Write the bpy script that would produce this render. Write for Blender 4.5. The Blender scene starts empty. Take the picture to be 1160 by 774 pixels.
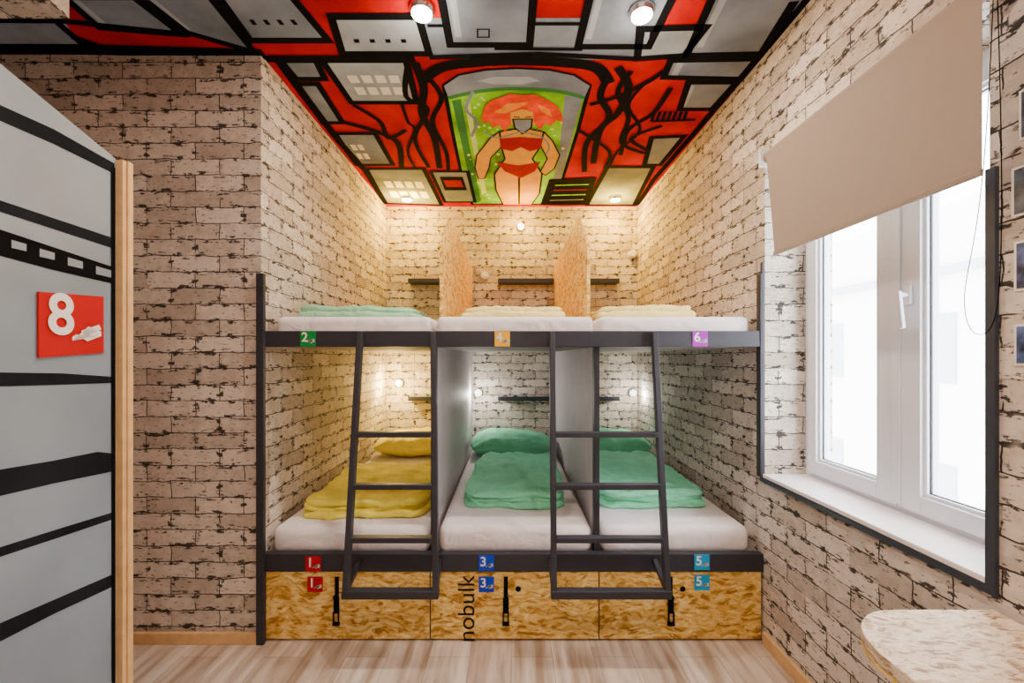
import bpy, bmesh, math, random
from mathutils import Vector, Matrix, noise
random.seed(3)
F=480.0; ZC=1.38; HY=405.0; VX=579.0
CEIL=2.845; XL=-1.21; XR=1.225; YB=4.12; YW=2.05
def zf(py,Y): return ZC+(HY-py)*Y/F
def xf(px,Y): return (px-VX)*Y/F

# ---------------- materials ----------------
def newmat(name):
    m=bpy.data.materials.new(name); m.use_nodes=True
    nt=m.node_tree; b=nt.nodes['Principled BSDF']
    return m,nt,b
def plain(name,col,rough=0.6,metal=0.0,var=0.06,scale=8,bump=0.0,bscale=60,spec=None):
    m,nt,b=newmat(name); N=nt.nodes; L=nt.links
    if name.startswith('mural') or name.startswith('brush') or name.startswith('black'): rough=.95; spec=.06
    tc=N.new('ShaderNodeTexCoord'); ns=N.new('ShaderNodeTexNoise'); ns.inputs['Scale'].default_value=scale
    ns.inputs['Detail'].default_value=4
    L.new(tc.outputs['Object'],ns.inputs['Vector'])
    r=N.new('ShaderNodeValToRGB'); r.color_ramp.elements[0].position=.3; r.color_ramp.elements[1].position=.7
    r.color_ramp.elements[0].color=[max(0,c*(1-var)) for c in col]+[1]
    r.color_ramp.elements[1].color=[min(1,c*(1+var)) for c in col]+[1]
    L.new(ns.outputs['Fac'],r.inputs['Fac']); L.new(r.outputs['Color'],b.inputs['Base Color'])
    b.inputs['Roughness'].default_value=rough; b.inputs['Metallic'].default_value=metal
    if spec is not None: b.inputs['Specular IOR Level'].default_value=spec
    if bump>0:
        n2=N.new('ShaderNodeTexNoise'); n2.inputs['Scale'].default_value=bscale; n2.inputs['Detail'].default_value=3
        n2.inputs['Distortion'].default_value=.8
        L.new(tc.outputs['Object'],n2.inputs['Vector'])
        bp=N.new('ShaderNodeBump'); bp.inputs['Strength'].default_value=bump; bp.inputs['Distance'].default_value=.02
        L.new(n2.outputs['Fac'],bp.inputs['Height']); L.new(bp.outputs['Normal'],b.inputs['Normal'])
    return m
def emis(name,col,s):
    m,nt,b=newmat(name); b.inputs['Base Color'].default_value=(*col,1)
    b.inputs['Emission Color'].default_value=(*col,1); b.inputs['Emission Strength'].default_value=s
    return m
def math_(nt,op,a,b=None,clamp=False):
    n=nt.nodes.new('ShaderNodeMath'); n.operation=op; n.use_clamp=clamp
    for i,v in enumerate((a,b)):
        if v is None: continue
        if isinstance(v,(int,float)): n.inputs[i].default_value=v
        else: nt.links.new(v,n.inputs[i])
    return n.outputs[0]
def ss(nt,v,lo,hi):
    n=nt.nodes.new('ShaderNodeMapRange'); n.interpolation_type='SMOOTHSTEP'
    nt.links.new(v,n.inputs['Value']); n.inputs['From Min'].default_value=lo; n.inputs['From Max'].default_value=hi
    return n.outputs['Result']
def brick_wallpaper():
    m,nt,b=newmat('brick_wallpaper'); N=nt.nodes; L=nt.links
    tc=N.new('ShaderNodeTexCoord'); uv=tc.outputs['UV']
    nz=N.new('ShaderNodeTexNoise'); nz.inputs['Scale'].default_value=12; nz.inputs['Detail'].default_value=5
    L.new(uv,nz.inputs['Vector'])
    sub=N.new('ShaderNodeVectorMath'); sub.operation='SUBTRACT'; L.new(nz.outputs['Color'],sub.inputs[0]); sub.inputs[1].default_value=(.5,.5,.5)
    sc=N.new('ShaderNodeVectorMath'); sc.operation='SCALE'; L.new(sub.outputs[0],sc.inputs[0]); sc.inputs['Scale'].default_value=.022
    ad=N.new('ShaderNodeVectorMath'); L.new(uv,ad.inputs[0]); L.new(sc.outputs[0],ad.inputs[1])
    def brick(ms,sm):
        k=N.new('ShaderNodeTexBrick'); L.new(ad.outputs[0],k.inputs['Vector'])
        k.inputs['Scale'].default_value=1; k.inputs['Brick Width'].default_value=.235; k.inputs['Row Height'].default_value=.078
        k.inputs['Mortar Size'].default_value=ms; k.inputs['Mortar Smooth'].default_value=sm
        k.inputs['Color1'].default_value=(0,0,0,1);k.inputs['Color2'].default_value=(1,1,1,1)
        return k
    b1=brick(.0026,.2); b2=brick(.024,1.0)
    def nse(scale,det,vscale=None):
        n=N.new('ShaderNodeTexNoise'); n.inputs['Scale'].default_value=scale; n.inputs['Detail'].default_value=det
        n.inputs['Roughness'].default_value=.65
        if vscale:
            mp=N.new('ShaderNodeMapping'); mp.inputs['Scale'].default_value=vscale; L.new(uv,mp.inputs['Vector']); L.new(mp.outputs[0],n.inputs['Vector'])
        else: L.new(uv,n.inputs['Vector'])
        return n.outputs['Fac']
    line=math_(nt,'MULTIPLY',b1.outputs['Fac'],ss(nt,nse(10,4),.39,.45))
    blot=math_(nt,'MULTIPLY',ss(nt,nse(27,7,(.7,1.6,1)),.525,.56),ss(nt,b2.outputs['Fac'],.08,.38))
    patch=ss(nt,nse(6,2),.36,.46)
    blot=math_(nt,'MULTIPLY',blot,patch)
    specks=math_(nt,'MULTIPLY',ss(nt,nse(50,6,(.6,1.6,1)),.595,.635),.85)
    f=math_(nt,'MAXIMUM',line,blot); f=math_(nt,'MAXIMUM',f,specks,True)
    f=math_(nt,'MULTIPLY',f,.93)
    base=N.new('ShaderNodeMix'); base.data_type='RGBA'
    base.inputs[6].default_value=(.44,.37,.30,1); base.inputs[7].default_value=(.78,.70,.615,1)
    bb=math_(nt,'MULTIPLY',nse(18,6),.65); b1c=N.new('ShaderNodeSeparateColor'); L.new(b1.outputs['Color'],b1c.inputs[0])
    bb=math_(nt,'ADD',bb,math_(nt,'MULTIPLY',b1c.outputs[0],.35))
    L.new(ss(nt,bb,.25,.75),base.inputs[0])
    mx=N.new('ShaderNodeMix'); mx.data_type='RGBA'; L.new(f,mx.inputs[0]); L.new(base.outputs[2],mx.inputs[6]); mx.inputs[7].default_value=(.011,.010,.011,1)
    L.new(mx.outputs[2],b.inputs['Base Color']); b.inputs['Roughness'].default_value=.75; b.inputs['Specular IOR Level'].default_value=.2
    return m
def osb(name,dark,mid,light,k_=1.0):
    m,nt,b=newmat(name); N=nt.nodes; L=nt.links
    tc=N.new('ShaderNodeTexCoord')
    nz=N.new('ShaderNodeTexNoise'); nz.inputs['Scale'].default_value=6*k_; L.new(tc.outputs['UV'],nz.inputs['Vector'])
    sc=N.new('ShaderNodeVectorMath'); sc.operation='SCALE'; sc.inputs['Scale'].default_value=.12/k_; L.new(nz.outputs['Color'],sc.inputs[0])
    ad=N.new('ShaderNodeVectorMath'); L.new(tc.outputs['UV'],ad.inputs[0]); L.new(sc.outputs[0],ad.inputs[1])
    outs=[]
    for rot,s,scl in ((.4,(1,2.6,1),30),(-.8,(1,3.0,1),22),(1.4,(1,3.0,1),26)):
        mp=N.new('ShaderNodeMapping'); mp.inputs['Rotation'].default_value=(0,0,rot); mp.inputs['Scale'].default_value=s
        L.new(ad.outputs[0],mp.inputs['Vector'])
        v=N.new('ShaderNodeTexVoronoi'); v.inputs['Scale'].default_value=scl*k_; L.new(mp.outputs[0],v.inputs['Vector'])
        sp=N.new('ShaderNodeSeparateColor'); L.new(v.outputs['Color'],sp.inputs[0]); outs.append(sp.outputs[0])
    a=math_(nt,'MULTIPLY',outs[0],.36); a=math_(nt,'ADD',a,math_(nt,'MULTIPLY',outs[1],.34)); a=math_(nt,'ADD',a,math_(nt,'MULTIPLY',outs[2],.30))
    r=N.new('ShaderNodeValToRGB'); e=r.color_ramp.elements
    e[0].position=.2; e[0].color=(*dark,1); e[1].position=.8; e[1].color=(*light,1)
    k=r.color_ramp.elements.new(.45); k.color=(*mid,1)
    L.new(a,r.inputs['Fac']); L.new(r.outputs['Color'],b.inputs['Base Color']); b.inputs['Roughness'].default_value=.55; b.inputs['Specular IOR Level'].default_value=.25
    return m
def wood_floor():
    m,nt,b=newmat('laminate_floor'); N=nt.nodes; L=nt.links
    tc=N.new('ShaderNodeTexCoord'); mp=N.new('ShaderNodeMapping'); mp.inputs['Rotation'].default_value=(0,0,math.pi/2); L.new(tc.outputs['UV'],mp.inputs['Vector'])
    k=N.new('ShaderNodeTexBrick'); L.new(mp.outputs[0],k.inputs['Vector']); k.inputs['Scale'].default_value=1
    k.inputs['Brick Width'].default_value=1.3; k.inputs['Row Height'].default_value=.19; k.inputs['Mortar Size'].default_value=.001
    k.inputs['Color1'].default_value=(.60,.49,.39,1);k.inputs['Color2'].default_value=(.78,.69,.59,1);k.inputs['Mortar'].default_value=(.25,.18,.13,1)
    m2=N.new('ShaderNodeMapping'); m2.inputs['Scale'].default_value=(16,1.6,1); L.new(tc.outputs['UV'],m2.inputs['Vector'])
    n=N.new('ShaderNodeTexNoise'); n.inputs['Scale'].default_value=1.2; n.inputs['Detail'].default_value=7; L.new(m2.outputs[0],n.inputs['Vector'])
    r=N.new('ShaderNodeValToRGB'); r.color_ramp.elements[0].position=.35; r.color_ramp.elements[0].color=(.50,.42,.35,1); r.color_ramp.elements[1].position=.62; r.color_ramp.elements[1].color=(1,1,1,1)
    L.new(n.outputs['Fac'],r.inputs['Fac'])
    mx=N.new('ShaderNodeMix'); mx.data_type='RGBA'; mx.blend_type='MULTIPLY'; mx.inputs[0].default_value=1
    L.new(k.outputs['Color'],mx.inputs[6]); L.new(r.outputs['Color'],mx.inputs[7]); L.new(mx.outputs[2],b.inputs['Base Color'])
    b.inputs['Roughness'].default_value=.28
    return m
M={}
M['brick']=brick_wallpaper()
M['osb']=osb('osb_board',(.34,.15,.02),(.74,.43,.08),(.95,.73,.27))
M['osb_light']=osb('osb_light',(.32,.20,.10),(.74,.58,.39),(.88,.77,.59),1.7)
M['floor']=wood_floor()
M['metal']=plain('dark_metal',(.032,.034,.046),.5,.2)
M['trim']=plain('slate_trim',(.032,.042,.062),.5)
M['panel']=plain('grey_panel',(.58,.53,.57),.6)
M['deck']=plain('deck_grey',(.3,.28,.27),.7)
M['sheet']=plain('white_sheet',(.90,.85,.87),.85,0,.05,5,.9,7)
M['green']=plain('mint_blanket',(.22,.75,.46),.9,0,.10,10,.7,16)
M['yellow']=plain('yellow_blanket',(.90,.80,.09),.9,0,.10,10,.7,16)
M['yellowl']=plain('pale_yellow_blanket',(.90,.80,.32),.9,0,.08,10,.7,16)
M['teal']=plain('sage_blanket',(.33,.66,.42),.9,0,.10,10,.7,16)
M['pvc']=plain('white_pvc',(.78,.81,.88),.3,0,.01)
M['sill']=plain('white_sill',(.88,.84,.86),.4,0,.02)
M['woodtrim']=plain('beech_trim',(.72,.45,.20),.5,0,.12,20)
M['doorgrey']=plain('door_grey',(.23,.29,.35),.5,0,.14,3)
M['black']=plain('black_paint',(.005,.005,.006),.55,0,.1)
M['brush']=plain('brush_charcoal',(.012,.014,.018),.55,0,.3,6)
M['red']=plain('mural_red',(.50,.002,.002),.55,0,.28,5)
M['grey']=plain('mural_grey',(.22,.255,.31),.5,0,.36,4)
M['greyl']=plain('mural_light_grey',(.38,.43,.48),.5,0,.28,4)
M['white']=plain('mural_white',(.88,.86,.80),.5,0,.03)
M['tank']=plain('mural_green',(.22,.58,.008),.5,0,.6,4)
M['tankd']=plain('mural_dark_green',(.05,.22,.06),.5,0,.3,4)
M['lime']=plain('mural_lime',(.60,.85,.25),.5,0,.1)
M['skin']=plain('mural_skin',(.74,.38,.03),.5,0,.12)
M['hair']=plain('mural_orange',(.82,.05,.002),.5,0,.25,12)
M['hairhi']=plain('mural_hair_highlight',(.92,.26,.01),.5,0,.25,12)
M['bikini']=plain('mural_bikini',(.33,.004,.004),.5,0,.1)
M['chrome']=plain('chrome',(.7,.7,.7),.25,1)
M['txt']=plain('white_print',(.9,.9,.9),.5,0,.01)
M['tred']=plain('tag_red',(.48,.002,.006),.6,0,.02,spec=.15)
M['tgreen']=plain('tag_green',(.006,.27,.05),.5,0,.02,spec=.2)
M['torange']=plain('tag_amber',(.92,.47,.005),.5,0,.02,spec=.2)
M['tpurple']=plain('tag_purple',(.35,.012,.44),.5,0,.02,spec=.2)
M['tblue']=plain('tag_blue',(.006,.05,.65),.5,0,.02,spec=.2)
M['tcyan']=plain('tag_cyan',(.006,.36,.72),.5,0,.02,spec=.2)
M['bulb']=emis('lamp_glow',(1,.93,.8),80)
M['bulbw']=emis('warm_glow',(1,.72,.25),80)
M['facade']=plain('facade_render',(.88,.86,.82),.9,0,.03)
M['facadewin']=plain('facade_window',(.42,.45,.50),.3,0,.03)
M['photo1']=plain('photo_print',(.07,.09,.12),.3,0,.9,25)
M['photo2']=plain('photo_print_blue',(.08,.12,.28),.3,0,.9,25)
# blind fabric
m,nt,b=newmat('blind_fabric'); N=nt.nodes; L=nt.links
b.inputs['Base Color'].default_value=(.34,.27,.215,1); b.inputs['Roughness'].default_value=.8
tr=N.new('ShaderNodeBsdfTranslucent'); tr.inputs['Color'].default_value=(.58,.49,.42,1)
ms=N.new('ShaderNodeMixShader'); ms.inputs[0].default_value=.16
nzz=N.new('ShaderNodeTexNoise'); nzz.inputs['Scale'].default_value=300
bp=N.new('ShaderNodeBump'); bp.inputs['Strength'].default_value=.2; L.new(nzz.outputs['Fac'],bp.inputs['Height']); L.new(bp.outputs[0],b.inputs['Normal'])
L.new(b.outputs[0],ms.inputs[1]); L.new(tr.outputs[0],ms.inputs[2])
tp=N.new('ShaderNodeBsdfTransparent'); m2=N.new('ShaderNodeMixShader'); m2.inputs[0].default_value=.02
L.new(ms.outputs[0],m2.inputs[1]); L.new(tp.outputs[0],m2.inputs[2]); L.new(m2.outputs[0],N['Material Output'].inputs['Surface'])
M['blind']=m
m,nt,b=newmat('window_glass'); N=nt.nodes; L=nt.links
t=N.new('ShaderNodeBsdfTransparent'); g=N.new('ShaderNodeBsdfGlossy'); g.inputs['Roughness'].default_value=.02
ms=N.new('ShaderNodeMixShader'); ms.inputs[0].default_value=.06
L.new(t.outputs[0],ms.inputs[1]); L.new(g.outputs[0],ms.inputs[2]); L.new(ms.outputs[0],N['Material Output'].inputs['Surface'])
M['glass']=m

# ---------------- mesh builder ----------------
def link(o): bpy.context.scene.collection.objects.link(o); return o
def empty(name,loc=(0,0,0)):
    e=bpy.data.objects.new(name,None); e.empty_display_size=.05; e.location=loc; return link(e)
def par(o,p):
    o.parent=p; o.matrix_parent_inverse=Matrix.Translation(-Vector(p.location)); return o
class MB:
    def __init__(s): s.v=[];s.f=[];s.m=[];s.mats=[]
    def mi(s,k):
        if k not in s.mats: s.mats.append(k)
        return s.mats.index(k)
    def face(s,pts,k):
        i=len(s.v); s.v+= [tuple(p) for p in pts]; s.f.append(list(range(i,i+len(pts)))); s.m.append(s.mi(k))
    def hexa(s,P,k):
        i=len(s.v); s.v+=[tuple(p) for p in P]
        for q in ((0,3,2,1),(4,5,6,7),(0,1,5,4),(1,2,6,5),(2,3,7,6),(3,0,4,7)):
            s.f.append([i+a for a in q]); s.m.append(s.mi(k))
    def box(s,x0,x1,y0,y1,z0,z1,k):
        s.hexa([(x0,y0,z0),(x1,y0,z0),(x1,y1,z0),(x0,y1,z0),(x0,y0,z1),(x1,y0,z1),(x1,y1,z1),(x0,y1,z1)],k)
    def bar(s,p0,p1,w,t,k,up=(1,0,0)):
        p0=Vector(p0);p1=Vector(p1);d=(p1-p0).normalized(); a=Vector(up); a=(a-d*a.dot(d)).normalized(); c=d.cross(a)
        a*=w/2;c*=t/2
        s.hexa([p0-a-c,p0+a-c,p0+a+c,p0-a+c,p1-a-c,p1+a-c,p1+a+c,p1-a+c],k)
    def prism(s,pts,off,k):
        off=Vector(off); n=len(pts); i=len(s.v); P=[Vector(p) for p in pts]
        s.v+=[tuple(p) for p in P]+[tuple(p+off) for p in P]; q=s.mi(k)
        s.f.append(list(range(i+n-1,i-1,-1))); s.m.append(q); s.f.append([i+n+j for j in range(n)]); s.m.append(q)
        for j in range(n):
            a=(j+1)%n; s.f.append([i+j,i+a,i+n+a,i+n+j]); s.m.append(q)
    def cyl(s,p0,p1,r,k,n=16,r1=None):
        p0=Vector(p0);p1=Vector(p1);d=(p1-p0).normalized(); a=d.orthogonal().normalized(); c=d.cross(a); r1=r if r1 is None else r1
        i=len(s.v)
        for p,rr in((p0,r),(p1,r1)):
            for j in range(n):
                t=2*math.pi*j/n; s.v.append(tuple(p+a*rr*math.cos(t)+c*rr*math.sin(t)))
        q=s.mi(k)
        s.f.append([i+j for j in range(n-1,-1,-1)]); s.m.append(q); s.f.append([i+n+j for j in range(n)]); s.m.append(q)
        for j in range(n):
            a2=(j+1)%n; s.f.append([i+j,i+a2,i+n+a2,i+n+j]); s.m.append(q)
    def build(s,name,parent=None,bevel=0,fixn=True):
        me=bpy.data.meshes.new(name); me.from_pydata(s.v,[],s.f)
        for k in s.mats: me.materials.append(M[k])
        for p,mi in zip(me.polygons,s.m): p.material_index=mi
        me.update()
        if fixn:
            bm=bmesh.new(); bm.from_mesh(me); bmesh.ops.recalc_face_normals(bm,faces=bm.faces); bm.to_mesh(me); bm.free()
        uvl=me.uv_layers.new(name='UVMap')
        for p in me.polygons:
            n=p.normal; ax=max(range(3),key=lambda a:abs(n[a]))
            for li in p.loop_indices:
                co=me.vertices[me.loops[li].vertex_index].co
                uvl.data[li].uv=(co.y,co.z) if ax==0 else ((co.x,co.z) if ax==1 else (co.x,co.y))
        o=link(bpy.data.objects.new(name,me))
        if bevel:
            md=o.modifiers.new('bevel','BEVEL'); md.width=bevel; md.segments=2; md.limit_method='ANGLE'
        if parent: par(o,parent)
        return o

# ---------------- shell ----------------
a=MB(); a.box(-2.9,1.6,-1.8,YB+.15,-.1,0,'floor'); a.build('floor')
a=MB(); a.box(-2.9,1.6,-1.8,YB+.15,CEIL,CEIL+.1,'red'); a.build('ceiling')
a=MB(); a.box(XL,XR+.3,YB,YB+.15,0,CEIL,'brick'); a.build('wall_back')
a=MB(); a.box(-2.9,XL,YW,YB+.15,0,CEIL,'brick'); a.build('wall_alcove')
a=MB(); a.box(-2.9,-2.75,-1.8,YW,0,CEIL,'brick'); a.build('wall_left')
a=MB(); a.box(-2.75,1.6,-1.95,-1.8,0,CEIL,'brick'); a.build('wall_rear')
WY0,WY1,WZ0,WZ1=1.085,2.045,.80,2.30; XF=1.42
a=MB()
a.box(XR,1.55,-1.8,WY0,0,CEIL,'brick'); a.box(XR,1.55,WY1,YB,0,CEIL,'brick')
a.box(XR,1.55,WY0,WY1,0,WZ0,'brick'); a.box(XR,1.55,WY0,WY1,WZ1,CEIL,'brick'); a.build('wall_right')
a=MB(); a.box(-2.75,-1.46,.7,1.40,2.50,CEIL,'brick'); a.build('ceiling_beam')
a=MB(); a.box(-2.75,XL-.01,YW-.018,YW,0,.055,'woodtrim'); a.build('baseboard_left',bevel=.003)
a=MB(); a.box(XR-.018,XR,-1.8,2.04,0,.06,'woodtrim'); a.build('baseboard_right',bevel=.003)
# window
w=empty('window_1',(XF,1.565,1.55))
def frame(a,y0,y1,z0,z1,x0,x1,t,k,tl=None,tr_=None):
    tl=t if tl is None else tl; tr_=t if tr_ is None else tr_
    a.box(x0,x1,y0,y0+tl,z0,z1,k);a.box(x0,x1,y1-tr_,y1,z0,z1,k);a.box(x0,x1,y0+tl,y1-tr_,z0,z0+t,k);a.box(x0,x1,y0+tl,y1-tr_,z1-t,z1,k)
a=MB(); frame(a,WY0,WY1,WZ0,WZ1,XF,XF+.08,.045,'pvc'); a.build('outer_frame',w,.004)
for i,(y0,y1,tl,tr_) in enumerate(((1.12,1.538,.06,.085),(1.542,2.005,.085,.055))):
    a=MB(); frame(a,y0,y1,WZ0+.04,WZ1-.04,XF-.018,XF+.05,.062,'pvc',tl,tr_)
    frame(a,y0+tl,y1-tr_,WZ0+.102,WZ1-.102,XF-.006,XF+.03,.012,'pvc')
    frame(a,y0+tl+.012,y1-tr_-.012,WZ0+.114,WZ1-.114,XF+.004,XF+.012,.004,'trim'); a.build('sash_%d'%i,w,.004)
    a=MB(); a.box(XF+.015,XF+.02,y0+tl-.002,y1-tr_+.002,WZ0+.10,WZ1-.10,'glass'); a.build('glass_%d'%i,w)
a=MB(); a.box(XF-.026,XF-.018,1.522,1.558,WZ0+.05,WZ1-.05,'pvc'); a.build('cover_strip',w,.003)
a=MB(); hz=1.60; hy=1.49
a.box(XF-.03,XF-.018,hy-.014,hy+.014,hz-.035,hz+.035,'pvc'); a.cyl((XF-.03,hy,hz),(XF-.062,hy,hz),.009,'pvc')
a.bar((XF-.06,hy,hz+.012),(XF-.06,hy-.015,hz-.12),.02,.014,'pvc',up=(0,1,0)); a.build('handle',w,.004)
a=MB(); a.box(XR-.012,XF,WY0,WY1,WZ0,WZ0+.018,'sill'); a.build('sill_board',w,.004)
a=MB(); t=.022
a.box(XR-.012,XR-.0005,WY0-t,WY0,WZ0-t,1.86,'trim'); a.box(XR-.012,XR-.0005,WY0,WY1+.02,WZ0-t,WZ0,'trim')
a.box(XR-.012,XR-.0005,WY1,WY1+.018,WZ0,1.84,'trim'); a.build('trim_1')
# blind
rb=empty('roller_blind',(1.17,1.45,2.29))
a=MB(); a.cyl((1.17,1.02,2.29),(1.17,1.93,2.29),.026,'blind',20); 
a.box(1.135,XR,1.008,1.02,2.25,2.33,'pvc'); a.box(1.135,XR,1.93,1.942,2.25,2.33,'pvc'); a.build('roller',rb)
a=MB(); a.prism([(1.144,1.03,1.83),(1.144,1.84,1.83),(1.144,1.90,2.29),(1.144,1.03,2.29)],(.0012,0,0),'blind'); a.build('fabric',rb)
a=MB(); a.box(1.139,1.150,1.03,1.845,1.822,1.84,'blind'); a.build('bottom_bar',rb,.003)
cu=bpy.data.curves.new('pull_chain','CURVE'); cu.dimensions='3D'; cu.bevel_depth=.0011
sp=cu.splines.new('NURBS'); P=[(1.16,1.012,2.29),(1.165,1.005,1.9),(1.17,1.01,1.6),(1.18,1.03,1.46),(1.19,1.07,1.43),(1.195,1.11,1.45),(1.19,1.12,1.55),(1.18,1.07,1.7),(1.16,1.03,1.95),(1.155,1.014,2.27)]
sp.points.add(len(P)-1)
for q,p in zip(sp.points,P): q.co=(*p,1)
sp.use_endpoint_u=True; sp.order_u=4; cu.materials.append(M['black']); par(link(bpy.data.objects.new('pull_chain',cu)),rb)
# outside
a=MB(); a.box(8,8.4,-4,22,-4,4.2,'facade')
for yy in (5,7.6,10.2,12.8):
    for zz in (-1.9,.9): a.box(7.97,8,yy,yy+1.0,zz,zz+1.3,'facadewin')
a.box(7.85,8,-4,22,2.9,3.05,'facadewin'); a.build('neighbour_building')

# ---------------- mural ----------------
H=CEIL-ZC
def C(px,py,k=1):
    if py>62: py=62+(py-62)*(232-62)/178.0
    Y=F*H/(HY-py); X=(px-VX)*Y/F
    if Y>YW-.005: X=min(max(X,XL+.004),XR-.004)
    X=min(X,XR-.004); Y=min(Y,YB-.004)
    return Vector((X,Y,CEIL-.0008*k))
mu=MB()
def poly(pts,k,lay): mu.face([C(x,y,lay) for x,y in pts],k)
def stroke(pts,wd,k,lay,closed=False,smooth=False):
    if smooth:
        out=[]; n=len(pts)
        for i in range(n-1):
            p0=pts[max(i-1,0)];p1=pts[i];p2=pts[i+1];p3=pts[min(i+2,n-1)]
            for j in range(6):
                t=j/6
                out.append(tuple(.5*((2*p1[a])+(-p0[a]+p2[a])*t+(2*p0[a]-5*p1[a]+4*p2[a]-p3[a])*t*t+(-p0[a]+3*p1[a]-3*p2[a]+p3[a])*t**3) for a in (0,1)))
        out.append(pts[-1]); pts=out
    P=[]
    for x,y in pts:
        c=C(x,y,lay)
        if not P or (c-P[-1]).length>.004: P.append(c)
    if closed and (P[0]-P[-1]).length<.004: P.pop()
    n=len(P)
    if n<2: return
    Lp=[];Rp=[]
    for i in range(n):
        pv=P[i-1] if (i>0 or closed) else None; nx=P[(i+1)%n] if (i<n-1 or closed) else None
        d0=(P[i]-pv).normalized() if pv is not None else None; d1=(nx-P[i]).normalized() if nx is not None else None
        if d0 is None: d0=d1
        if d1 is None: d1=d0
        n0=Vector((-d0.y,d0.x,0));n1=Vector((-d1.y,d1.x,0)); mm=(n0+n1)
        if mm.length<.2: mm=n0
        mm.normalize(); s=wd/2/max(.45,mm.dot(n0))
        Lp.append(P[i]+mm*s);Rp.append(P[i]-mm*s)
    for i in range(n if closed else n-1):
        j=(i+1)%n; mu.face([Lp[i],Rp[i],Rp[j],Lp[j]],k)
def panel(pts,k='grey',wd=.035,lay=4):
    poly(pts,k,lay); stroke(pts,wd,'black',lay+1,True)
def sub(pts,u0,u1,v0,v1):
    def bl(u,v):
        a,b,c,d=[Vector(p) for p in pts]; return tuple((a*(1-u)+b*u)*(1-v)+(d*(1-u)+c*u)*v)
    return [bl(u0,v0),bl(u1,v0),bl(u1,v1),bl(u0,v1)]
panels={
'A':[(-160,20),(62,22),(100,55),(-180,55)],'B':[(72,-5),(150,-5),(205,38),(112,30)],'C':[(150,-12),(232,-12),(288,58),(212,36)],
'D':[(240,-15),(322,-15),(372,45),(284,45)],'E':[(375,18),(474,18),(486,60),(388,60)],'F':[(496,-25),(606,-25),(600,50),(510,50)],
'G':[(672,-20),(770,-20),(735,52),(655,52)],'H':[(812,-15),(925,-15),(864,60),(778,62)],
'I':[(365,68),(460,68),(472,118),(398,118)],'J':[(318,68),(358,68),(368,90),(336,90)],'K':[(335,96),(360,96),(388,142),(366,142)],
'L':[(725,32),(800,30),(775,62),(722,66)],'M':[(760,68),(862,66),(842,90),(752,88)],'N':[(780,94),(834,94),(806,126),(770,126)],
'P':[(380,155),(425,155),(445,192),(404,192)],'Q':[(415,197),(480,197),(500,240),(437,238)],
'T':[(688,195),(740,195),(718,240),(665,240)],'U':[(738,160),(775,158),(748,192),(730,192)],'B2':[(375,-60),(500,-60),(470,-12),(390,-12)]}
poly([(470,20),(740,20),(722,68),(486,66)],'grey',2)
poly([(-180,57),(95,57),(70,20),(-100,20)],'grey',2)
stroke([(-180,54),(100,55),(300,61)],.07,'black',6)
for n,p in panels.items(): panel(p,'greyl' if n in 'EIL' else 'grey',.036)
for n,rows,cols in (('D',1,4),('E',1,4),('I',2,4),('P',2,2),('Q',2,4)):
    for r in range(rows):
        for c in range(cols):
            v0=.35+r*.28 if rows>1 else .6
            dk=n in 'DE'
            poly(sub(panels[n],.18+c*.18,.18+c*.18+(.06 if dk else .13),v0,v0+(.1 if dk else .18)),'black' if dk else 'white',6)
for n in 'BCFGHLMN':
    poly(sub(panels[n],.08,.16,.12,.88),'greyl',4.5)
stroke([(541,32),(554,32),(554,41),(541,41)],.007,'brush',6,True)
stroke([(486,64),(610,60),(722,66)],.03,'black',6)
stroke([(300,66),(470,66)],.045,'black',6); stroke([(560,54),(660,55)],.02,'black',6)
stroke([(606,26),(660,26)],.018,'black',6); stroke([(484,28),(505,28)],.018,'black',6)
stroke([(312,62),(345,110),(385,165),(415,200),(437,238)],.05,'black',7)
stroke([(900,0),(862,60),(790,150),(740,210),(722,240)],.04,'black',7)
stroke([(80,40),(130,58),(215,60)],.045,'black',6); stroke([(62,22),(215,38)],.03,'black',6)
tank=[(503,98),(520,86),(550,80),(585,78),(622,80),(650,86),(668,98),(655,150),(640,200),(628,239),(535,239),(522,200),(512,150)]
poly(tank,'tank',3); stroke(tank,.024,'black',5,True)
poly([(503,98),(520,86),(550,80),(585,78),(622,80),(650,86),(668,98),(662,112),(630,104),(585,101),(545,104),(508,112)],'grey',6)
poly([(540,92),(560,87),(600,87),(612,92),(590,96),(560,96)],'greyl',7)
stroke([(508,112),(545,104),(585,101),(630,104),(662,112)],.03,'tankd',7,smooth=True)
poly([(640,110),(660,112),(638,200),(624,238),(618,236),(632,190)],'grey',4)
poly([(512,116),(522,114),(532,170),(545,235),(538,238)],'tankd',4)
poly([(526,118),(532,117),(541,170),(551,225),(546,228)],'lime',4.2)
stroke([(478,92),(500,76),(540,70),(585,68),(635,70),(675,76),(690,95)],.065,'black',6.5,smooth=True)
for _ in range(110):
    x=random.uniform(528,640);y=random.uniform(112,232); r=random.uniform(.8,2.2)
    if y>180 and x>628: continue
    poly([(x+r*math.cos(t*.785),y+.7*r*math.sin(t*.785)) for t in range(8)],'lime',5)
Fg=9
armL=[(566,152),(555,160),(540,180),(538,195),(542,208),(549,208),(554,195),(556,183),(568,170)]
armR=[(616,152),(626,163),(634,180),(628,196),(618,204),(612,200),(620,184),(612,168)]
for A in (armL,armR): poly(A,'skin',Fg); stroke(A,.010,'black',Fg+.5)
torso=[(566,152),(582,149),(600,149),(616,152),(612,170),(603,184),(614,202),(611,226),(602,239),(570,239),(562,222),(560,203),(572,184),(568,170)]
poly(torso,'skin',Fg+1); stroke(torso,.012,'black',Fg+2,True)
stroke([(588,206),(588,238)],.016,'black',Fg+2)
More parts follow.
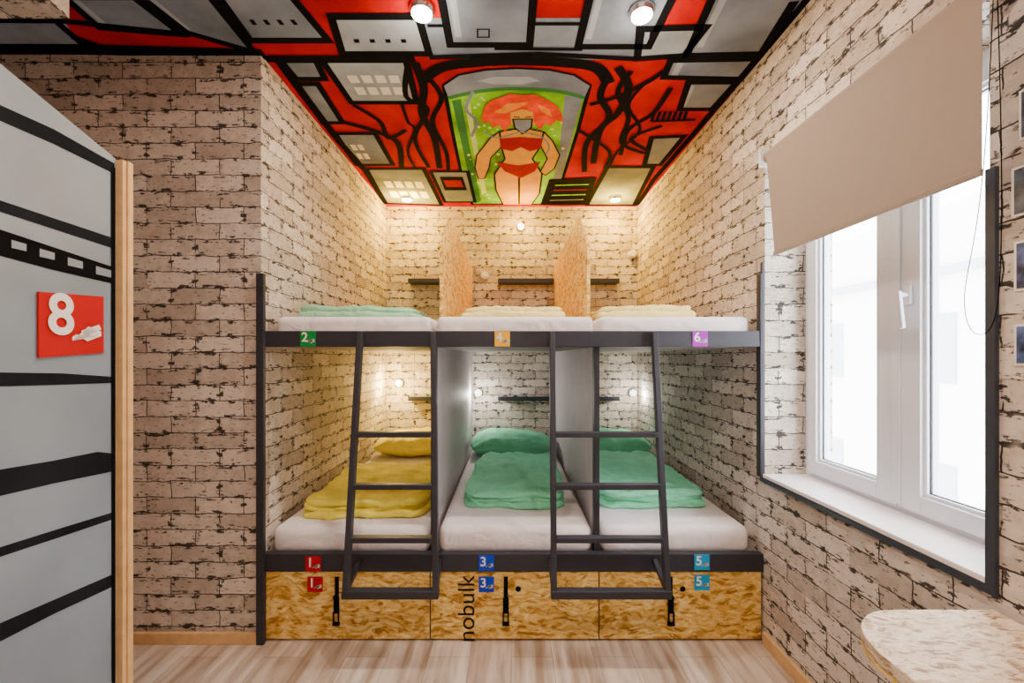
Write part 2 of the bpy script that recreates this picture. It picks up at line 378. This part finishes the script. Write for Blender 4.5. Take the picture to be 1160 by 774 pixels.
poly([(566,160),(590,158),(615,160),(612,172),(600,175),(590,170),(580,175),(568,172)],'bikini',Fg+3)
poly([(562,188),(588,192),(612,188),(606,199),(590,207),(572,199)],'bikini',Fg+3)
hair=[(545,137),(549,122),(556,114),(566,111),(578,106),(592,108),(605,107),(617,112),(628,118),(636,128),(638,140),(630,138),(624,145),(618,141),(612,150),(604,140),(580,140),(572,152),(566,144),(558,147),(555,139),(549,142)]
poly(hair,'hair',Fg+3); poly([(560,128),(575,118),(600,116),(590,122),(572,130)],'hairhi',Fg+4)
poly([(608,118),(622,124),(626,134),(614,128)],'hairhi',Fg+4)
poly([(578,128),(592,124),(604,128),(605,142),(592,153),(579,142)],'skin',Fg+5)
poly([(581,136),(603,136),(602,146),(592,154),(583,146)],'grey',Fg+6); stroke([(581,136),(603,136),(602,146),(592,154),(583,146)],.010,'black',Fg+7,True)
stroke([(582,133),(589,134)],.008,'black',Fg+7); stroke([(595,134),(602,133)],.008,'black',Fg+7)
stroke([(592,150),(576,156),(560,158),(548,150)],.012,'grey',Fg+8,smooth=True); stroke([(592,152),(615,158),(622,170),(618,178)],.012,'grey',Fg+8,smooth=True)
stroke([(536,104),(528,125),(540,140),(534,158)],.02,'grey',Fg,smooth=True)
panel([(488,200),(530,200),(538,236),(504,236)],'grey',.03,6); poly([(498,206),(524,206),(529,222),(504,222)],'black',8); poly([(502,210),(522,210),(525,218),(506,218)],'bikini',9)
panel([(624,210),(674,208),(664,239),(614,239)],'black',.03,6)
for i,k in enumerate(('tank','bikini','tank','grey')): stroke([(629-i*2,216+i*6),(667-i*2,215+i*6)],.018,k,9)
for ci,(pts,wd) in enumerate((([(470,70),(480,100),(478,130),(492,160),(498,196)],.045),([(478,80),(500,110),(490,140),(505,175),(508,198)],.03),([(462,72),(460,110),(484,125),(470,160),(486,195)],.03),
  ([(455,118),(462,140),(470,150),(462,175),(470,195)],.02),([(400,120),(430,140),(440,160),(460,150)],.03),([(385,140),(420,150),(450,165),(455,195)],.04),
  ([(700,75),(712,100),(700,130),(680,150),(672,190)],.045),([(690,85),(680,110),(690,135),(665,165),(662,200)],.04),([(715,80),(700,105),(712,135),(704,165),(730,178)],.03),
  ([(735,90),(712,120),(725,150),(700,175),(690,195)],.02),([(668,120),(700,110),(735,92),(752,80)],.03),([(760,100),(740,130),(712,150),(703,180)],.03),
  ([(750,145),(715,160),(735,175)],.03),([(655,150),(690,175),(685,195)],.025))):
    stroke(pts,wd,'black',8+ci*.15,smooth=True)
for i in range(7): stroke([(742+i*6,128),(738+i*6,140)],.02,'black',8)
stroke([(738,140),(788,138)],.02,'black',8.5)
mu.build('ceiling_mural',fixn=False)

# ---------------- door ----------------
XD,YD=-1.213,1.30; sl=.102; cst=XD+sl*YD
def D(px,py,off=0.0):
    aa=(px-VX)/F; Y=cst/(aa+sl); X=aa*Y; z=zf(py,Y)
    return Vector((X+off,Y+off*sl,z))
d=empty('door_1',(XD,1.0,0))
y1=.48; X1=XD+sl*(YD-y1)
zt0=zf(180,YD); zt1=zt0+(zf(72,.9786)-zt0)/(YD-.9786)*(YD-y1)
a=MB(); a.prism([(XD,YD,.01),(X1,y1,.01),(X1,y1,zt1),(XD,YD,zt0)],(-.04,-.004,0),'doorgrey'); a.build('leaf',d)
a=MB(); a.box(XD-.002,XD+.022,YD,YD+.03,.005,zt0-.002,'woodtrim'); a.box(XD-.05,XD-.002,YD,YD+.03,.005,zt0-.002,'woodtrim')
a.box(XD+.022,XD+.028,YD+.012,YD+.03,.005,zt0-.002,'woodtrim'); a.build('wood_lipping',d,.002)
a=MB()
def dp(pts,off=.001,k='brush'): a.face([D(x,y,off) for x,y in pts],k)
dp([(-60,88),(0,119),(60,146),(129,185),(129,197),(60,163),(0,137),(-60,105)])
dp([(-60,205),(0,227),(129,270),(129,282),(0,240),(-60,220)])
dp([(-60,240),(0,260),(60,280),(129,303),(129,322),(60,306),(0,290),(-60,275)],.001,'black')
for i in range(5):
    x=-20+i*32; dp([(x,268+x*.31),(x+17,273+x*.31),(x+17,281+x*.31),(x,277+x*.31)],.002,'doorgrey')
dp([(-60,420),(0,422),(70,423),(129,427),(129,434),(70,436),(0,438),(-60,440)])
dp([(-60,540),(0,532),(60,522),(110,512),(129,514),(129,534),(60,548),(0,562),(-60,575)])
dp([(-60,640),(0,620),(70,598),(129,580),(129,588),(70,608),(0,631),(-60,655)])
dp([(-60,735),(0,706),(60,680),(129,650),(129,664),(60,696),(0,727),(-60,760)])
dp([(125,190),(130,190),(130,774),(126,774)],.0015,'black')
a.build('painted_stripes',d,fixn=False)
def bedicon(a,fn,k='txt'):
    a.face([fn(*p) for p in ((.46,.30),(.52,.34),(.70,.22),(.94,.30),(.94,.38),(.72,.47),(.46,.24))],k)
    a.face([fn(*p) for p in ((.60,.40),(.90,.50),(.94,.42),(.68,.30))],k)
def text(name,body,size,loc,rot,mat,parent,bold=.0):
    cu=bpy.data.curves.new(name,'FONT'); cu.body=body; cu.size=size; cu.offset=bold; cu.align_x='CENTER'; cu.align_y='CENTER'; cu.extrude=.0003
    cu.materials.append(M[mat]); o=link(bpy.data.objects.new(name,cu)); o.location=loc; o.rotation_euler=rot; par(o,parent); return o
ds=empty('number_sign',tuple(D(78,368)))
p00=D(41,368,.002); p11=D(115,368,.002); hh=.083
a=MB(); a.prism([p00+Vector((0,0,-hh)),p11+Vector((0,0,-hh)),p11+Vector((0,0,hh)),p00+Vector((0,0,hh))],(.004,.0004,0),'tred'); a.build('plate',ds)
a=MB(); bedicon(a,lambda u,v: p00.lerp(p11,u)+Vector((.007,0,(v-.5)*2*hh))); a.build('bed_pictogram',ds,fixn=False)
q=p00.lerp(p11,.30)+Vector((.007,0,.022)); text('digit','8',.15,q,(math.pi/2,0,math.atan2(1,-sl)),'txt',ds,.003)

# ---------------- bunk bed ----------------
bed=empty('bunk_bed',(0,3.1,0)); YR=2.05
ZU1,ZU0=zf(375,YR),zf(393,YR); ZL1,ZL0=zf(628,YR),zf(648,YR)
a=MB(); a.box(XL+.003,XR-.003,YR,YR+.04,ZU0,ZU1,'metal'); a.build('upper_rail',bed,.003)
a=MB(); a.box(XL+.003,XR-.003,YR,YR+.04,ZL0,ZL1,'metal'); a.build('lower_rail',bed,.003)
a=MB(); a.box(XL+.003,XR-.003,YR+.04,YB-.003,ZU0,ZU0+.02,'deck'); a.build('upper_deck',bed)
a=MB(); a.box(XL+.003,XR-.003,YR+.04,YB-.003,ZL0+.02,ZL0+.06,'deck'); a.build('lower_deck',bed)
a=MB(); a.box(-1.222,-1.186,YW-.022,YW-.001,.0,zf(310,2.04),'metal'); a.build('left_post',bed,.002)
a=MB(); a.box(1.204,XR-.002,YR-.004,YR+.03,.8,zf(310,2.05),'metal'); a.build('right_post',bed,.002)
DX=(-.384,.424)
for i,x in enumerate(DX):
    a=MB(); a.box(x-.008,x+.008,2.14,YB-.004,ZL0+.06,ZU0,'panel'); a.build('divider_%d'%i,bed)
    a=MB(); a.box(x-.013,x+.013,2.092,2.14,ZL0+.06,ZU0,'metal'); a.build('divider_post_%d'%i,bed,.002)
# drawers
for i,(x0,x1) in enumerate(((-1.192,-.396),(-.390,.424),(.430,1.215))):
    dr=empty('storage_drawer',((x0+x1)/2,2.3,.16))
    a=MB(); a.box(x0,x1,2.058,2.078,.012,ZL0-.004,'osb'); a.build('front_board',dr,.002)
    a=MB(); a.box(x0+.02,x0+.035,2.078,3.2,.02,.30,'osb');a.box(x1-.035,x1-.02,2.078,3.2,.02,.30,'osb');a.box(x0+.035,x1-.035,2.078,3.2,.0,.035,'osb'); a.build('drawer_box',dr)
    hx=(xf(381,2.05),xf(573,2.05),xf(760,2.05))[i]
    a=MB(); a.box(hx-.010,hx+.010,2.053,2.058,.205,.315,'black'); a.box(hx-.014,hx+.014,2.048,2.053,.14,.215,'black')
    a.cyl((hx,2.05,.225),(hx,2.03,.225),.011,'black'); a.bar((hx-.012,2.045,.15),(hx-.012,2.045,.085),.007,.007,'black'); a.bar((hx+.012,2.045,.15),(hx+.012,2.045,.085),.007,.007,'black')
    a.box(hx-.017,hx+.017,2.04,2.052,.085,.10,'black'); 
    if i: a.cyl((hx+.06,2.0575,.255),(hx+.06,2.0565,.255),.014,'black')
    a.build('hasp_latch',dr,.002)
    if i==1:
        text('stencil_print','nobulk',.118,(xf(529,2.055),2.0575,.158),(math.pi/2,-math.pi/2,0),'brush',dr,.0)
# ladders
def ladder(xl0,xl1,xr0,xr1):
    l=empty('bunk_ladder',((xl0+xr0)/2,1.97,.9)); a=MB()
    T=ZU1-.006; B=.33; yt=YR-.02; yb=1.885
    for t0,t1 in ((xl0,xl1),(xr0,xr1)):
        a.bar((t0,yt,T),(t1,yb,B),.026,.036,'metal'); a.bar((t1,yb,B+.012),(t0*.3+t1*.7,YR,.40),.024,.02,'metal')
    a.build('stiles',l,.003); a=MB()
    for z in (1.022,.79,.56):
        f=(T-z)/(T-B); y=yt+(yb-yt)*f
        a.box(xl0+(xl1-xl0)*f+.012,xr0+(xr1-xr0)*f-.012,y-.022,y+.018,z-.012,z+.012,'metal')
    a.box(xl1-.014,xr1+.014,yb-.02,yb+.02,B-.018,B+.018,'metal'); a.build('rungs',l,.003)
ladder(-.722,-.735,-.372,-.335); ladder(.197,.190,.685,.695)
# mattresses
def slab(name,x0,x1,y0,y1,z0,z1,k,r=.035):
    a=MB(); a.box(x0,x1,y0,y1,z0,z1,k); o=a.build(name); me=o.data
    bm=bmesh.new(); bm.from_mesh(me); bmesh.ops.bevel(bm,geom=list(bm.edges),offset=r,segments=5,profile=.6,affect='EDGES'); 
    bm.to_mesh(me); bm.free()
    for p in me.polygons: p.use_smooth=True
    return o
BX=((-1.185,-.405),(-.363,.403),(.446,1.185)); 
for i,(x0,x1) in enumerate(BX):
    slab('mattress',x0,x1,2.095,4.08,ZL0+.062,.54,'sheet',.05)
for i,(x0,x1) in enumerate(((-1.165,-.396),(-.370,.410),(.438,1.185))):
    slab('mattress',x0,x1,2.095,4.08,ZU0+.022,1.583,'sheet')
# soft goods: every layer is its own gridded, rounded, wrinkled slab, merged in one mesh
def soft(name,boxes,k,seed,n=7,amp=.012,kind='fold'):
    X0,X1,Y0,Y1,Z0,Z1,_=boxes[0]; org=Vector(((X0+X1)/2,(Y0+Y1)/2,Z0)); V=[];FC=[]
    for bi,(x0,x1,y0,y1,z0,z1,rz) in enumerate(boxes):
        bm=bmesh.new(); bmesh.ops.create_cube(bm,size=2)
        bmesh.ops.subdivide_edges(bm,edges=list(bm.edges),cuts=31,use_grid_fill=True)
        bm.verts.index_update(); base=len(V)
        cx,cy,cz=(x0+x1)/2,(y0+y1)/2,(z0+z1)/2; sx,sy,sz=(x1-x0)/2,(y1-y0)/2,(z1-z0)/2
        for v in bm.verts:
            u,w_,t=v.co
            if kind=='fold':
                q=(abs(u)**n+abs(w_)**n)**(1/n); mx_=max(abs(u),abs(w_)); s=mx_/q if q else 1
                inset=sz*1.1*(1-math.sqrt(max(0,1-(t*t)*.97)))
                X=u*s*(sx-inset); Y=w_*s*(sy-inset); Z=t*sz
            else:
                X,Y=u*sx*(1-.06*w_*w_),w_*sy*(1-.10*u*u); Z=t*sz*math.sqrt(max(.02,(1-abs(u)**3.5)*(1-abs(w_)**3.5)))
            nv=noise.noise(Vector((X*5,Y*5,seed+3.1))); n3=noise.noise(Vector((X*7,Y*18,seed+19+bi)))
            wp=noise.noise(Vector((X*4,Y*4,seed+40)))*.25
            cr=(1-abs(noise.noise(Vector(((X+wp)*6,(Y+wp)*9,seed+9+bi)))))**7
            cr2=(1-abs(noise.noise(Vector(((X-wp)*11,(Y+wp)*5,seed+29+bi)))))**7
            top=1 if t>-.3 else .35
            Z+= (amp*.9*nv+amp*.5*n3-amp*.9*cr-amp*.6*cr2+amp*.5)*top
            X+=amp*1.4*noise.noise(Vector((Y*5,Z*12,seed+bi*2))); Y+=amp*1.8*noise.noise(Vector((X*5,Z*12,seed+5+bi*2)))
            c,s_=math.cos(rz),math.sin(rz)
            V.append(Vector((cx+X*c-Y*s_,cy+X*s_+Y*c,max(Z0,cz+Z)))-org)
        for f in bm.faces: FC.append([base+v.index for v in f.verts])
        bm.free()
    me=bpy.data.meshes.new(name); me.from_pydata(V,[],FC); me.materials.append(M[k]); me.update()
    for p in me.polygons: p.use_smooth=True
    o=link(bpy.data.objects.new(name,me)); o.location=org
    return o
def blanket(x0,x1,y0,y1,z,h,k,seed,rz=0,amp=.012,n=9,two=False):
    if two: L=[(x0,x1,y0,y1,z,z+h*.58,rz),(x0+.015,x1-.02,y0+.012,y1-.02,z+h*.46,z+h,rz+.01)]
    else: L=[(x0,x1,y0,y1,z,z+h*.40,rz),(x0+.008,x1-.014,y0+.018,y1-.02,z+h*.33,z+h*.70,rz+.02),(x0+.02,x1-.004,y0+.005,y1-.01,z+h*.63,z+h,rz-.012)]
    soft('folded_blanket',L,k,seed,n,amp)
MT=.541
blanket(-1.12,-.45,2.20,3.00,MT,.09,'yellow',1.3,.02,.016)
blanket(-.265,.32,2.33,3.30,MT,.10,'green',4.3,-.03,.017)
blanket(.47,1.09,2.33,3.34,MT,.10,'green',7.7,.03,.017)
UT=1.584
blanket(-1.14,-.50,2.20,2.75,UT,.066,'teal',2.2,0,.009,10,True)
blanket(-.27,.29,2.20,2.75,UT,.060,'yellowl',5.2,0,.009,10,True)
blanket(.46,.98,2.20,2.75,UT,.066,'yellowl',8.2,0,.009,10,True)
for i,(x,k) in enumerate(((-.80,'yellow'),(0.0,'green'),(.82,'green'))):
    soft('pillow',[(x-.35,x+.35,3.46,4.00,MT,MT+.19,0)],k,i*2.7,6,.018,'pillow')
for i,x in enumerate((-.80,0.0,.82)):
    soft('pillow',[(x-.33,x+.33,3.50,4.00,UT,UT+.12,0)],'yellowl' if i else 'teal',i*3.7,6,.01,'pillow')
# upper partition boards
for i,x in enumerate((-.383,.424)):
    pp=[(2.32,ZU0+.022),(2.32,2.0),(2.66,2.26),(4.11,2.26),(4.11,ZU0+.022)]
    a=MB(); a.prism([(x-.009,y,z) for y,z in pp],(.018,0,0),'osb'); a.build('partition_board',bevel=.002)
# shelves and reading lamps
for zz,nm in ((zf(319,4.0),'u'),(zf(453,4.0),'l')):
    for i,xc in enumerate((-.71,.14,.76)):
        s=empty('wall_shelf',(xc,4.06,zz)); a=MB(); a.box(xc-.265,xc+.265,4.0,4.118,zz-.012,zz+.012,'metal'); a.box(xc-.265,xc+.265,4.0,4.006,zz+.012,zz+.030,'metal')
        a.build('ledge',s,.002)
def ptl(name,loc,e,col,rad,parent):
    l=bpy.data.lights.new(name,'POINT'); l.energy=e; l.color=col; l.shadow_soft_size=rad; o=link(bpy.data.objects.new(name,l)); o.location=loc; par(o,parent)
YC=(1,.57,.07)
for px,py,on,kind in ((549,312,0,0),(453,434,22,1),(542,445,7,2),(720,445,6,2),(720,288,0,0),(590,258,13,3)):
    Yl=4.1; x=xf(px,Yl); x=min(x,1.17); z=zf(py,Yl); r=empty('reading_lamp',(x,4.09,z)); a=MB()
    a.cyl((x,4.119,z),(x,4.10,z),.038,'pvc',20); a.cyl((x,4.10,z),(x,4.06,z),.026,'pvc',20,.034); a.cyl((x,4.06,z),(x,4.055,z),.028,'bulbw' if kind in (1,3) else 'white',20); a.build('lamp_body',r)
    if on: ptl('lamp_light',(x,3.90,z),on,(1,.68,.22) if kind==1 else (YC if kind==3 else (1,.93,.82)),.03,r)  # white-faced lower lamps are off; their light is added fill for the bunks
# downlights
def down(x,y,e,col,glow='bulb',spot=True,up=.3):
    r=empty('ceiling_downlight',(x,y,CEIL)); a=MB()
    a.cyl((x,y,CEIL-.0145),(x,y,CEIL-.030),.052,'chrome',28,.046); a.cyl((x,y,CEIL-.0005),(x,y,CEIL-.0145),.052,'chrome',28); a.cyl((x,y,CEIL-.030),(x,y,CEIL-.034),.042,glow,24); a.build('fitting',r)
    if spot:
        l=bpy.data.lights.new('spot_light','AREA'); l.shape='DISK'; l.size=.08; l.energy=e; l.color=col
        o=link(bpy.data.objects.new('spot_light',l)); o.location=(x,y,CEIL-.04); par(o,r)
    ptl('glow_light',(x,y,CEIL-.12),e*up if spot else e,col,.04,r)
WC=(1,.84,.67)
down(-.373,1.771,15,WC,up=.24); down(.549,1.78,15,WC,up=.24)
for x,y in ((-.373,.1),(.549,.1),(-.1,-1.2)): down(x,y,15,WC,up=.16)  # added fill lamps out of view, overhead and behind the camera
down(-1.9,1.1,13,(1,.76,.52),up=.25)  # added unseen lamp on the left, warms the wall beside the door
for x in (-.95,.95): down(x,3.86,30,YC,'bulbw',spot=False)

# ---------------- tags ----------------
def tag(n,k,px,py,Y=2.0495,s=.074):
    x=xf(px,Y); z=zf(py,Y); e=empty('bed_number_tag',(x,Y,z)); a=MB(); a.box(x-s/2,x+s/2,Y-.003,Y,z-s/2,z+s/2,k); a.build('plate',e)
    a=MB(); bedicon(a,lambda u,v: Vector((x+(u-.5)*s,Y-.0037,z+(v-.5)*s))); a.build('pictogram',e,fixn=False)
    text('digit',n,s*.85,(x-s*.2,Y-.0037,z+s*.08),(math.pi/2,0,0),'txt',e,.001)
tag('2','tgreen',349,384);tag('4','torange',569,384);tag('6','tpurple',793,384)
tag('1','tred',355,639);tag('3','tblue',551,638);tag('5','tcyan',795,637)
tag('1','tred',357,662,2.0575);tag('3','tblue',551,662,2.0575);tag('5','tcyan',795,660,2.0575)
# ---------------- table ----------------
tb=empty('table',(1.0,.7,.75)); a=MB(); x0,x1,y0,y1,r=.785,XR-.02,-.05,1.06,.17
pts=[(x1,y0),(x1,y1)]+[(x0+r-r*math.sin(t*math.pi/24),y1-r+r*math.cos(t*math.pi/24)) for t in range(13)]+[(x0+r-r*math.cos(t*math.pi/24),y0+r-r*math.sin(t*math.pi/24)) for t in range(13)]
a.prism([(x,y,.722) for x,y in pts],(0,0,.028),'osb_light'); a.build('top',tb,.003)
a=MB(); a.prism([(x*.998+.002,y,.712) for x,y in pts],(0,0,.010),'osb')
for x,y in ((x0+.13,y0+.13),(x0+.13,y1-.13),(x1-.06,y0+.1),(x1-.06,y1-.06)): a.cyl((x,y,0),(x,y,.712),.02,'metal')
a.build('legs_and_apron',tb)
# wall photos
for (y0,y1,z0,z1,k) in ((.90,1.035,1.72,1.84,'photo1'),(.88,1.03,1.36,1.46,'photo2'),(.86,1.02,1.90,2.02,'photo1'),(.90,1.03,1.54,1.66,'photo2')):
    a=MB(); a.box(XR-.003,XR-.0005,y0,y1,z0,z1,'white'); a.box(XR-.004,XR-.003,y0+.006,y1-.006,z0+.006,z1-.006,k); a.build('wall_photo')

# ---------------- light / camera ----------------
wd=bpy.data.worlds.new('World'); bpy.context.scene.world=wd; wd.use_nodes=True
bg=wd.node_tree.nodes['Background']; bg.inputs[0].default_value=(.94,.97,1,1); bg.inputs[1].default_value=18.0
cam=bpy.data.cameras.new('camera'); cam.sensor_width=36; cam.lens=F/1160*36; cam.shift_y=(HY-387)/1160; cam.shift_x=(580-VX)/1160; cam.clip_start=.02
co=link(bpy.data.objects.new('camera',cam)); co.location=(0,0,ZC); co.rotation_euler=(math.pi/2,0,0); bpy.context.scene.camera=co
